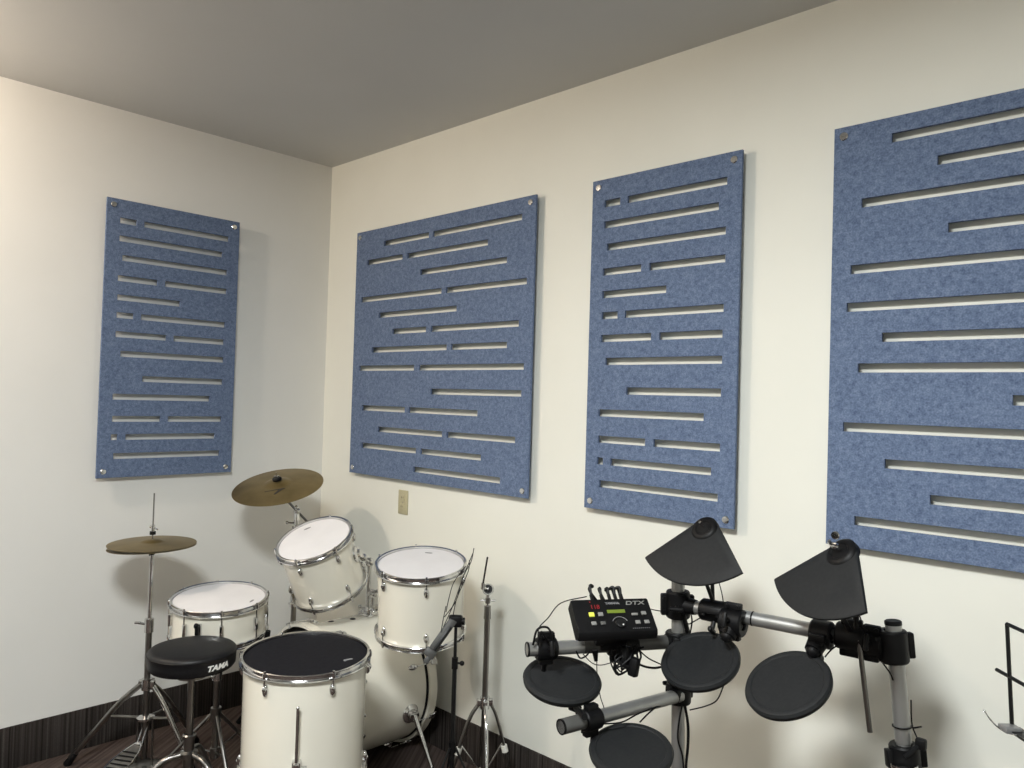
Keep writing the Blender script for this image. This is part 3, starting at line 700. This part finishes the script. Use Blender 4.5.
rtube([la0, la1], nm='arm_tube'); rtube([la0, la0.lerp(la1, .20)], 'dalu', RT * 1.05, nm='arm_sleeve')
for p, q in ((ua0, ua1), (la0, la1)):
    d = (p - q).normalized(); B().lathe([(0, -.001), (RT - .003, -.001), (RT - .0025, .0012), (RT + .0012, .0008), (RT + .0012, -.003)], 20, p, basis(d)).obj('tube_end', 'black', er, True)  # black disc stands in for the shaded inside of the open arm tube
def clamp(c, ax, L=.055, r=.031, other=None, knob=None, nm='clamp'):
    """split clamp collar around a tube along ax, with a second boss toward `other` and a T-knob"""
    ax = V(ax).normalized(); R = basis(ax, knob if knob is not None else vis(c))
    b = B()
    b.lathe([(RT, -L / 2), (r - .003, -L / 2), (r, -L / 2 + .004), (r, L / 2 - .004), (r - .003, L / 2), (RT, L / 2)], 16, c, R, closed=True)
    b.box(c + R @ V((r + .004, 0, 0)), (.022, .020, L * .8), R, .004)
    b.box(c - R @ V((r + .002, 0, 0)), (.018, .022, L * .7), R, .004)
    for s in (-1, 1):
        b.lathe([(0, 0), (.0065, 0), (.0065, .006), (0, .006)], 6, c + R @ V((r + .006, .010, s * L * .25)), R @ Matrix.Rotation(radians(-90), 3, 'X'))
    if other is not None:
        o = V(other); dd = (o - c); b.tube([c, c + dd], [r * .8, r * .62], 14); b.ball(c + dd, r * .5)
    co = b.obj(nm, 'black', er, True)
    kn = B(); kd = R @ V((.3, 1, 0)).normalized(); p = c + kd * (r + .018)
    kn.tube([c + kd * r * .8, p], .0065, 10)
    kn.box(p + kd * .006, (.012, .040, .014), basis(kd, ax), .005)
    kn.obj('clamp_knob', 'black', co, True)
    return co
up = V((0, 0, 1)); rd_ = (railB - railA).normalized()
clamp(P1 + V((0, 0, .0)), (p1t - p1b), .075, .034, P1 + rd_ * .055, knob=-_r)
clamp(P1 + rd_ * .115, rd_, .085, .030, None)
clamp(at(733, 622, 2.07), rd_, .060, .036, at(727, 636, 2.05), knob=up)
clamp(V((P1.x, P1.y, .885)), up, .055, .034, ua0.lerp(ua1, .92))
clamp(at(679, 690, 2.2), up, .070, .034, la0.lerp(la1, .93), knob=-_u)
clamp(ua0.lerp(ua1, .12), ua1 - ua0, .055, .030, None, knob=up)
clamp(ua0.lerp(ua1, .62), ua1 - ua0, .085, .029, None, knob=-_u)
clamp(la0.lerp(la1, .23), la1 - la0, .052, .028, None, knob=-_u)
c1 = at(822, 634, 1.93); clamp(c1, rd_, .050, .034, at(813, 651, 1.90), knob=-_r)
clamp(at(852, 637, 1.90), rd_, .070, .033, None, knob=-_u)
clamp(at(872, 644, 1.87), rd_, .050, .030, None, knob=up)
clamp(P2, p2t - p2m, .075, .034, P2 - rd_ * .05, knob=_r)
clamp(at(905, 757, 1.83), p2t - p2m, .060, .034, None, knob=_r)
k = B().lathe([(RT + .001, -.004), (.030, -.004), (.030, .004), (RT + .001, .004)], 20, at(904, 765, 1.81), basis(p2t - p2m), closed=True); k.obj('clamp_ring', 'chrome', er, True)
k = B().tube([at(905, 757, 1.80), at(918, 746, 1.80)], .006, 8); k.box(at(921, 744, 1.80), (.024, .018, .026), None, .005); k.obj('clamp_lever', 'black', er, True)
# mounting rods for pads
def rod(pts, r=.006, m='dalu', nm='mounting_rod'): return B().tube([V(p) for p in pts], r, 10).obj(nm, m, er, True)
# rack feet on the floor
for p, d in ((p1b, V((.35, -1, 0))), (p2b, V((.25, -1, 0)))):
    d = d.normalized(); a_ = V((p.x, p.y, .030)) - d * .14; b_ = V((p.x, p.y, .030)) + d * .30
    if a_.y > -.03: a_ = V((p.x, p.y, .030)) - d * .05
    rtube([a_, b_], nm='foot_tube')
    for q in (a_, b_): B().lathe([(0, -.03), (.024, -.03), (.024, .0), (.021, .012), (0, .012)], 16, q).obj('rubber_foot', 'black', er, True)

# ------------------------------------------------------------------ rubber drum pads
def pad(label, c, n, anchor):
    c = V(c); n = V(n).normalized(); R = basis(n, vis(c)); r = .106
    t = thing('drum_pad', label, 'drum pad', c, R, 'round rubber electronic drum pads')
    B().lathe([(0, -.002), (r - .019, -.002), (r - .017, .0002)], 96).obj('playing_surface', 'rubber', t)
    B().lathe([(r - .017, .0002), (r - .012, .0016), (r - .004, -.001), (r, -.008), (r - .002, -.018), (r - .008, -.024), (0, -.028)], 96).obj('rubber_rim', 'rubber', t)
    B().lathe([(0, -.026), (.030, -.026), (.026, -.040), (.016, -.048), (0, -.048)], 24).obj('mounting_boss', 'black', t)
    a = t.matrix_basis.inverted() @ V(anchor); s = V((0, 0, -.045)); e_ = V((a.x, a.y, 0)).normalized() * min(.122, max(.05, V((a.x, a.y, 0)).length)) + V((0, 0, -.050))
    b = B().tube(smooth([s, s * .9 + e_ * .1 + V((0, 0, -.012)), e_, a], 5), .0065, 10); b.ball(s, .015); b.obj('mounting_rod', 'black', t)
    return t
padA = pad('rubber drum pad under the left end of the module arm, topmost left', at(562.5, 676.7, 2.08), (.199, -.14, .97), ua0.lerp(ua1, .12) - V((0, 0, .02)))
padC = pad('lowest rubber drum pad, cut off by the bottom of the photo', at(631, 747.6, 1.95), (.097, -.202, .975), la0.lerp(la1, .26) + V((0, 0, -.02)))
padB = pad('middle rubber drum pad, directly right of and below the black module', at(699.5, 658, 2.07), (.02, -.482, .876), P1 + V((.03, -.02, -.02)))
padD = pad('rightmost rubber drum pad, hanging below the right cymbal pad', at(786.5, 681.5, 1.87), (-.152, -.533, .832), at(813, 651, 1.92))
# neck from lower clamp to pad A
k = B().tube([at(585, 717, 1.93), at(576, 708, 2.02)], .008, 10); k.box(at(575, 708, 2.03), (.030, .024, .014), None, .004); k.obj('pad_support', 'black', er, True)

# cymbal pads: a sector with a rounded cup at the apex
def cympad(label, apex, n, d, R_, half, anchor, bolt):
    apex = V(apex); n = V(n).normalized(); d = V(d).normalized(); b_ = n.cross(d)
    R = Matrix((d, b_, n)).transposed()
    t = thing('cymbal_pad', label, 'cymbal pad', apex, R, 'wedge-shaped electronic cymbal pads')
    h = radians(half); a0 = .018
    def outl(k, inner=.030):
        o = []
        N_ = 24
        for i in range(N_ + 1):
            a = -h + 2 * h * i / N_; o.append(((R_ - k) * cos(a), (R_ - k) * sin(a)))
        # round apex
        cxx = .058; rr = cxx * sin(h)
        for i in range(9):
            phi = (pi / 2 + h) + (2 * pi - 2 * (pi / 2 + h)) * i / 8
            o.append((cxx + (rr - k * .6) * cos(phi), (rr - k * .6) * sin(phi)))
        return o
    O = outl(0.); I = outl(.004); n_ = len(O)
    dome = lambda x, y: .012 * (1 - min(1, math.hypot(x - .06, y) / (R_ - .04)) ** 2)
    b = B(); vs = [V((x, y, 0)) for x, y in O] + [V((x, y, .006)) for x, y in O] + [V((x, y, .0085)) for x, y in I]
    fs = [(i, (i + 1) % n_, n_ + (i + 1) % n_, n_ + i) for i in range(n_)] + [(n_ + i, n_ + (i + 1) % n_, 2 * n_ + (i + 1) % n_, 2 * n_ + i) for i in range(n_)]
    # top fan in rings toward a centre for a gentle bow
    cx0 = .5 * R_; prev = 2 * n_; 
    for s in (.75, .5, .25):
        st = len(vs)
        for x, y in I: vs.append(V((cx0 + (x - cx0) * s, y * s, .0085 + .005 * (1 - s * s))))
        fs += [(prev + i, prev + (i + 1) % n_, st + (i + 1) % n_, st + i) for i in range(n_)]; prev = st
    vs.append(V((cx0, 0, .0135))); cc = len(vs) - 1
    fs += [(prev + i, prev + (i + 1) % n_, cc) for i in range(n_)]
    fs += [tuple(reversed(range(n_)))]
    b.add(vs, fs); b.obj('playing_surface', 'rubber', t, sharp=50)
    cup = B().lathe([(0, .015), (.020, .015), (.023, .018), (.029, .018), (.035, .015), (.039, .010), (.039, -.006), (0, -.008)], 40, (.058, 0, 0)); cup.obj('bell_cup', 'black', t)
    e = .056
    if bolt:
        w = B().tube([(e, 0, .02), (e, 0, .055)], .0035, 8); w.ball((e, 0, .032), .009); w.box((e, 0, .042), (.006, .030, .012), None, .003); w.obj('wing_nut', 'chrome', t)
    else:
        B().tube([(e, 0, .012), (e, 0, .040)], .0042, 8).obj('rod_tip', 'chrome', t)
    B().box((R_ * .55, 0, -.006), (.05, .035, .014), None, .003).obj('jack_box', 'black', t)
    w0 = apex + R @ V((e, 0, -.012)); A = V(anchor)
    mid_ = w0 - n * .022
    rod(smooth([w0 + n * .01, mid_, mid_ + d * .09 - n * .012, A], 5), .0055, 'blackmetal', 'cymbal_rod')
    return t
cympad('wedge-shaped black cymbal pad on the left, in front of a blue panel corner', (2.528, -.339, 1.252), (-.062, -.781, .621), (.011, -.623, -.782), .23, 42, P1 + rd_ * .115, False)
cympad('wedge-shaped black cymbal pad on the right with chrome wing nut', (2.957, -.436, 1.262), (-.364, -.699, .616), (-.275, -.551, -.788), .23, 41, at(853, 637, 1.9), True)
rod([at(713, 603, 2.15), at(712, 575, 2.17)], .0055, 'blackmetal', 'cymbal_rod')
rod([at(855, 595, 1.92), at(857, 640, 1.87)], .0075, 'blackmetal', 'cymbal_rod'); 
B().tube([at(859, 640, 1.865), at(870, 732, 1.85)], .0062, 12).obj('hanging_rod', 'dchrome', er, True)

# ------------------------------------------------------------------ drum module
w_ = (_r0 * cos(radians(12)) + V((_f.x, _f.y, 0)).normalized() * sin(radians(12))).normalized()
hb = V((-w_.y, w_.x, 0)); al = radians(38); upv = hb * cos(al) + V((0, 0, 1)) * sin(al); nn = w_.cross(upv)
MC = at(613.5, 613.5, 2.06); MW, MD, MT = .217, .092, .036
Rm_ = Matrix((w_, upv, nn)).transposed()
dm = thing('drum_module', 'black electronic drum module with lit green display and red digits', 'drum module', MC, Rm_)
k = B(); hw, hd_ = MW / 2, MD / 2
# side profile: flat panel with a thick rounded front lip
prof = [(-hd_, 0), (hd_ + 0, 0), (hd_ + .002, -.004), (hd_ + .001, -MT), (-hd_ - .006, -MT - .002), (-hd_ - .020, -.022), (-hd_ - .018, -.008), (-hd_ - .010, .0)]
n_ = len(prof); vs = []
for x, sx in ((-hw, 1.), (-hw + .004, 1), (hw - .004, 1), (hw, 1)):
    ins = .003 if abs(abs(x) - hw) < 1e-6 else 0
    for (y, z) in prof: vs.append(V((x, y * (1 - ins / .08), z * (1 - ins * 8) - ins * .3)))
fs = []
for j in range(3): fs += [(j * n_ + i, j * n_ + (i + 1) % n_, (j + 1) * n_ + (i + 1) % n_, (j + 1) * n_ + i) for i in range(n_)]
fs += [tuple(range(n_)), tuple(reversed(range(3 * n_, 4 * n_)))]
k.add(vs, fs).obj('housing', 'black', dm)
def btn(u, v, du, dv, m, nm='button', h=.004): return B().box((u, v, h / 2), (du, dv, h), None, .001).obj(nm, m, dm)
U = lambda f: -hw + f * MW
Vv = lambda g: hd_ - g * MD
btn(U(.215), Vv(.53), .0145, .0125, 'yellowlit'); btn(U(.33), Vv(.53), .0135, .0115, 'greybtn')
btn(U(.215), Vv(.83), .0135, .0105, 'greybtn'); btn(U(.33), Vv(.83), .0135, .0105, 'dalu')
btn(U(.765), Vv(.56), .017, .007, 'greybtn'); btn(U(.885), Vv(.53), .0135, .0105, 'greybtn')
btn(U(.775), Vv(.83), .0135, .0105, 'greybtn'); btn(U(.89), Vv(.83), .0135, .0105, 'greybtn')
btn(U(.54), Vv(.43), .050, .0105, 'lcd', 'display', .001)
q = textmesh('118', .0175, .0002, 0, .0003); q.v = [v + V((U(.285), Vv(.27), .001)) for v in q.v]; q.obj('red_digits', 'redled', dm)
q = B().box((U(.235), Vv(.09), .0008), (.003, .003, .001)); q.obj('indicator_light', 'redled', dm)
q = textmesh('YAMAHA', .0095, .0003, 0, .0003); q.v = [v + V((U(.52), Vv(.15), .0006)) for v in q.v]; q.obj('lettering', 'greymark', dm)
q = textmesh('DTX', .021, .0004, .2, .0003); q.v = [V((v.x * 1.25, v.y * .8, v.z)) + V((U(.81), Vv(.16), .0006)) for v in q.v]; q.obj('lettering', 'greybtn', dm)
B().lathe([(0, .006), (.011, .006), (.013, .005), (.014, 0)], 28, (U(.555), Vv(.86), 0)).obj('dial', 'blackmetal', dm)
B().lathe([(0, .0075), (.002, .0075), (.002, .006)], 10, (U(.57), Vv(.93), 0)).obj('dial_mark', 'white', dm)
q = B(); q.tube([V((U(.555) + .022 * cos(a), Vv(.86) + .022 * sin(a), .0006)) for a in [radians(25 + 13 * i) for i in range(11)]], .0009, 6); q.obj('dial_scale', 'greymark', dm)
q = B()
for i in range(9): q.box((U(.80) + (i - 4) * .0055, Vv(1.02), .0004), (.003, .0012, .0006))
q.obj('printed_mark', 'greymark', dm)
# bracket below
q = B().box((0, -.02, -MT - .022), (.09, .05, .045), None, .006); q.box((.0, -.03, -MT - .05), (.05, .035, .03), None, .006); q.obj('mounting_bracket', 'black', dm)
for f in (.30, .43, .53, .61, .69):
    jp = V((U(f), hd_ + .002, -.012)); B().tube([jp, jp + V((0, .022, 0))], .0048, 10).obj('jack_plug', 'black', dm)
mloc = lambda u, v, z: dm.matrix_basis @ V((u, v, z))

# ------------------------------------------------------------------ cables
def cable(label, pts, r=.0022, k=6):
    o = B().tube(smooth([V(p) for p in pts], k), r, 7).obj('cable', 'black'); tag(o, label, 'cable', 'black cables of the electronic drums'); return o
CL = ['short black cable looping over the back of the module, first from the left', 'short black cable looping over the back of the module, second from the left',
      'short black cable looping over the back of the module, third from the left', 'short black cable looping over the back of the module, fourth from the left',
      'short black cable looping over the back of the module, last from the left']
for i, f in enumerate((.30, .43, .53, .61, .69)):
    j = mloc(U(f), hd_ + .022, -.012); hgt = (.020, .010, .009, .012, .011)[i]
    pts = [j, j + upv * .016 + V((0, 0, hgt * .7)), j + V((0, 0, hgt)) + w_ * (.010 - .006 * i) + hb * .02, j + hb * .05 + V((0, 0, .0)) + w_ * .012, j + hb * .06 - V((0, 0, .07)) + w_ * .01, V((ua1.x, ua1.y, 0)).lerp(j, .6) * 1 + V((0, 0, .0))]
    pts[-1] = mloc(.02 + .006 * i, -.01, -MT - .075); pts[-2] = mloc(.02 + .012 * i, .06, -MT - .06)
    cable(CL[i], pts, .0040)
cable('thin black cable arcing from the module down to the left pad clamp', [mloc(U(.24), hd_ + .02, -.012), at(561, 603, 2.1), at(548, 618, 2.1), at(539, 628, 2.1), at(538, 641, 2.08)], .0015)
cable('black cable loops piled on the left end clamp of the module arm', [at(533, 645, 2.06), at(537, 630, 2.06), at(546, 627, 2.07), at(551, 633, 2.07), at(551, 644, 2.07), at(545, 637, 2.05), at(541, 632, 2.05), at(538, 645, 2.05)], .0030)
cable('thin black cable hanging below the module arm to the lower arm', [at(597, 655, 2.10), at(597, 672, 2.08), at(600, 695, 2.06), at(604, 708, 2.03), at(607, 722, 2.02)], .0013)
cable('thick black cable sagging from under the module toward the middle pad', [at(634, 661, 2.10), at(643, 666, 2.12), at(655, 668, 2.13), at(668, 665, 2.14)], .0032)
cable('thin black cable slanting down right from the arm toward the middle pad', [at(638, 649, 2.10), at(648, 658, 2.12), at(660, 664, 2.13), at(668, 668, 2.14)], .0018)
cable('thin black cable drooping left under the module arm', [at(583, 654, 2.09), at(592, 663, 2.1), at(602, 665, 2.1), at(616, 661, 2.1)], .0013)
cable('black cable hook under the dark sleeve of the module arm', [at(576, 651, 2.06), at(580, 658, 2.06), at(586, 656, 2.06), at(590, 651, 2.06)], .0022)
cable('thin black cable between module and the left upright clamp', [mloc(hw - .004, .03, -.02), at(657, 610.5, 2.15), at(668, 612, 2.17)], .0014)
cable('black cable crossing under the lower arm toward the bottom pad', [at(640, 722, 2.03), at(650, 712, 2.08), at(664, 701, 2.15), at(676, 694, 2.17)], .0022)
cable('black cable running along beneath the grey lower arm', [at(602, 724, 2.00), at(622, 722, 2.02), at(640, 713, 2.06), at(668, 703, 2.14)], .0020)
cable('thin wavy black cable from the middle pad down to the upright', [at(723.5, 686, 2.04), at(717, 700, 2.06), at(706, 706, 2.10), at(690, 710, 2.16)], .0018)
cable('dark cable hanging down beside the left upright, left strand', [at(682, 706, 2.16), at(679, 722, 2.16), at(678, 740, 2.17), at(683, 760, 2.17), at(684, 800, 2.17)], .0026)
cable('dark cable hanging down beside the left upright, right strand', [at(685, 706, 2.16), at(688, 725, 2.16), at(688, 745, 2.16), at(686, 768, 2.17), at(687, 800, 2.17)], .0040)
cable('thin black cable from the left cymbal pad down to the cross tube', [at(719, 582, 2.12), at(722, 594, 2.11), at(724, 605, 2.10), at(728, 614, 2.07)], .0015)
cable('thin black cable looping below the left upright clamp', [at(700, 618, 2.14), at(693, 622, 2.15), at(689, 624, 2.16), at(684, 622, 2.17)], .0018)
cable('black cable hanging behind the middle pad below the cross tube', [at(691, 614, 2.16), at(692, 622, 2.16), at(690, 634, 2.17), at(688, 645, 2.17)], .0022)
cable('thin black cable from the right cymbal pad to its clamp', [at(858, 612, 1.86), at(861, 620, 1.86), at(862, 630, 1.86)], .0016)
cable('thin black cable slanting behind the hanging rod to the right upright', [at(874, 652, 1.86), at(882, 662, 1.86), at(890, 673, 1.83), at(893, 680, 1.83)], .0019)
cable('black cable from the right pad up to the cross tube clamp', [at(825, 657, 1.88), at(831, 650, 1.89), at(838, 645, 1.89)], .0019)
cable('black cable running down the right upright past the cable tie', [at(911, 700, 1.84), at(912, 724, 1.84), at(917, 738, 1.83), at(921, 752, 1.82), at(921, 775, 1.82)], .0017)
tie = B(); tax = (p2t - p2m).normalized(); tc_ = at(902, 726, 1.832)
tie.tube([tc_ + basis(tax) @ V(((RT + .002) * cos(a), (RT + .002) * sin(a), 0)) for a in [2 * pi * i / 24 for i in range(25)]], .0018, 6, False)
tie.tube([tc_ + _r * .018 - _f * .012, tc_ + _r * .040 - _f * .012 + _u * .004], .0022, 6)
tie.obj('cable_tie', 'black', er, True)
# bundle under the module
bun = thing('cable_bundle', 'tangle of black cables and plugs bunched under the module', 'cable bundle', at(622, 660, 2.08))
for i in range(9):
    x0 = 612 + i * 3.2; pts = [at(x0, 645, 2.08), at(x0 + random.uniform(-5, 5), 660, 2.07), at(616 + random.uniform(-4, 18), 671 + random.uniform(-4, 4), 2.06), at(614 + random.uniform(0, 20), 660 + random.uniform(-4, 6), 2.06), at(x0 + 6, 647, 2.09)]
    B().tube(smooth(pts, 5), random.uniform(.0014, .0032), 7).obj('cable_loop', 'black', bun, True)
B().box(at(634, 667, 2.06), (.026, .022, .050), basis(V((.1, .1, 1))), .006).obj('plug', 'black', bun, True)
B().box(at(624, 655, 2.08), (.036, .030, .050), basis(V((-.1, .1, 1))), .008).obj('plug', 'black', bun, True)
B().tube([at(595, 650, 2.08), at(596, 661, 2.08)], [.009, .005], 10).obj('plug', 'black', bun, True)

# ------------------------------------------------------------------ wire music stand at the right edge
dd = V((-_f.x, -_f.y, 0)).normalized()
c0 = at(1007, 624, 1.70); c1_ = at(1012, 726, 1.685)
MSW = .46
ms = thing('music_stand', 'open wire music stand with thin black bars at the right edge', 'music stand', V((c1_.x, c1_.y, 0)) + dd * (MSW / 2))
vdir = (c0 - c1_)
def bar(a, b, r=.0043, m='blackmetal', nm='desk_bar'): return B().tube([a, b], r, 8).obj(nm, m, ms, True)
bar(c0, c0 + dd * MSW); bar(c0, c1_); bar(c0 + dd * MSW, c1_ + dd * MSW)
mm = c0.lerp(c1_, .52); bar(mm - dd * .045, mm + dd * (MSW + .045))
sd = V((_r0.x, _r0.y, 0)).normalized()
B().box(c1_ + dd * MSW / 2 - V((0, 0, .004)), (MSW, .035, .006), basis(V((0, 0, 1)), dd), .002).obj('ledge', 'blackmetal', ms, True)
B().box(c1_ + dd * .012 - sd * .012 + V((0, 0, -.001)), (.03, .035, .012), basis(V((0, 0, 1)), dd), .002).obj('ledge_corner', 'clearplastic', ms, True)
B().tube(smooth([at(984.5, 711, 1.72), at(990, 719, 1.70), at(999, 728, 1.68), at(1008, 733, 1.66), at(1016, 735, 1.64)]), .0016, 6).ball(at(984.5, 711, 1.72), .0028).obj('page_holder', 'chrome', ms, True)
pc = mm + dd * MSW / 2; pb_ = V((pc.x, pc.y, 0)) + sd * .02
B().tube([pc, pb_ + V((0, 0, .62))], .007, 10).obj('upper_tube', 'blackmetal', ms, True)
B().tube([pb_ + V((0, 0, .63)), pb_ + V((0, 0, .10))], .010, 12).obj('lower_tube', 'blackmetal', ms, True)
B().ball(pb_ + V((0, 0, .62)), .017).obj('height_knob', 'black', ms, True)
for a in (20, 140, 260):
    ar = radians(a); d = V((cos(ar), sin(ar), 0)); B().tube([pb_ + V((0, 0, .32)) + d * .008, pb_ + d * .24 + V((0, 0, .008))], .005, 8).obj('leg', 'blackmetal', ms, True)
    B().ball(pb_ + d * .24 + V((0, 0, .009)), .009).obj('rubber_foot', 'black', ms, True)
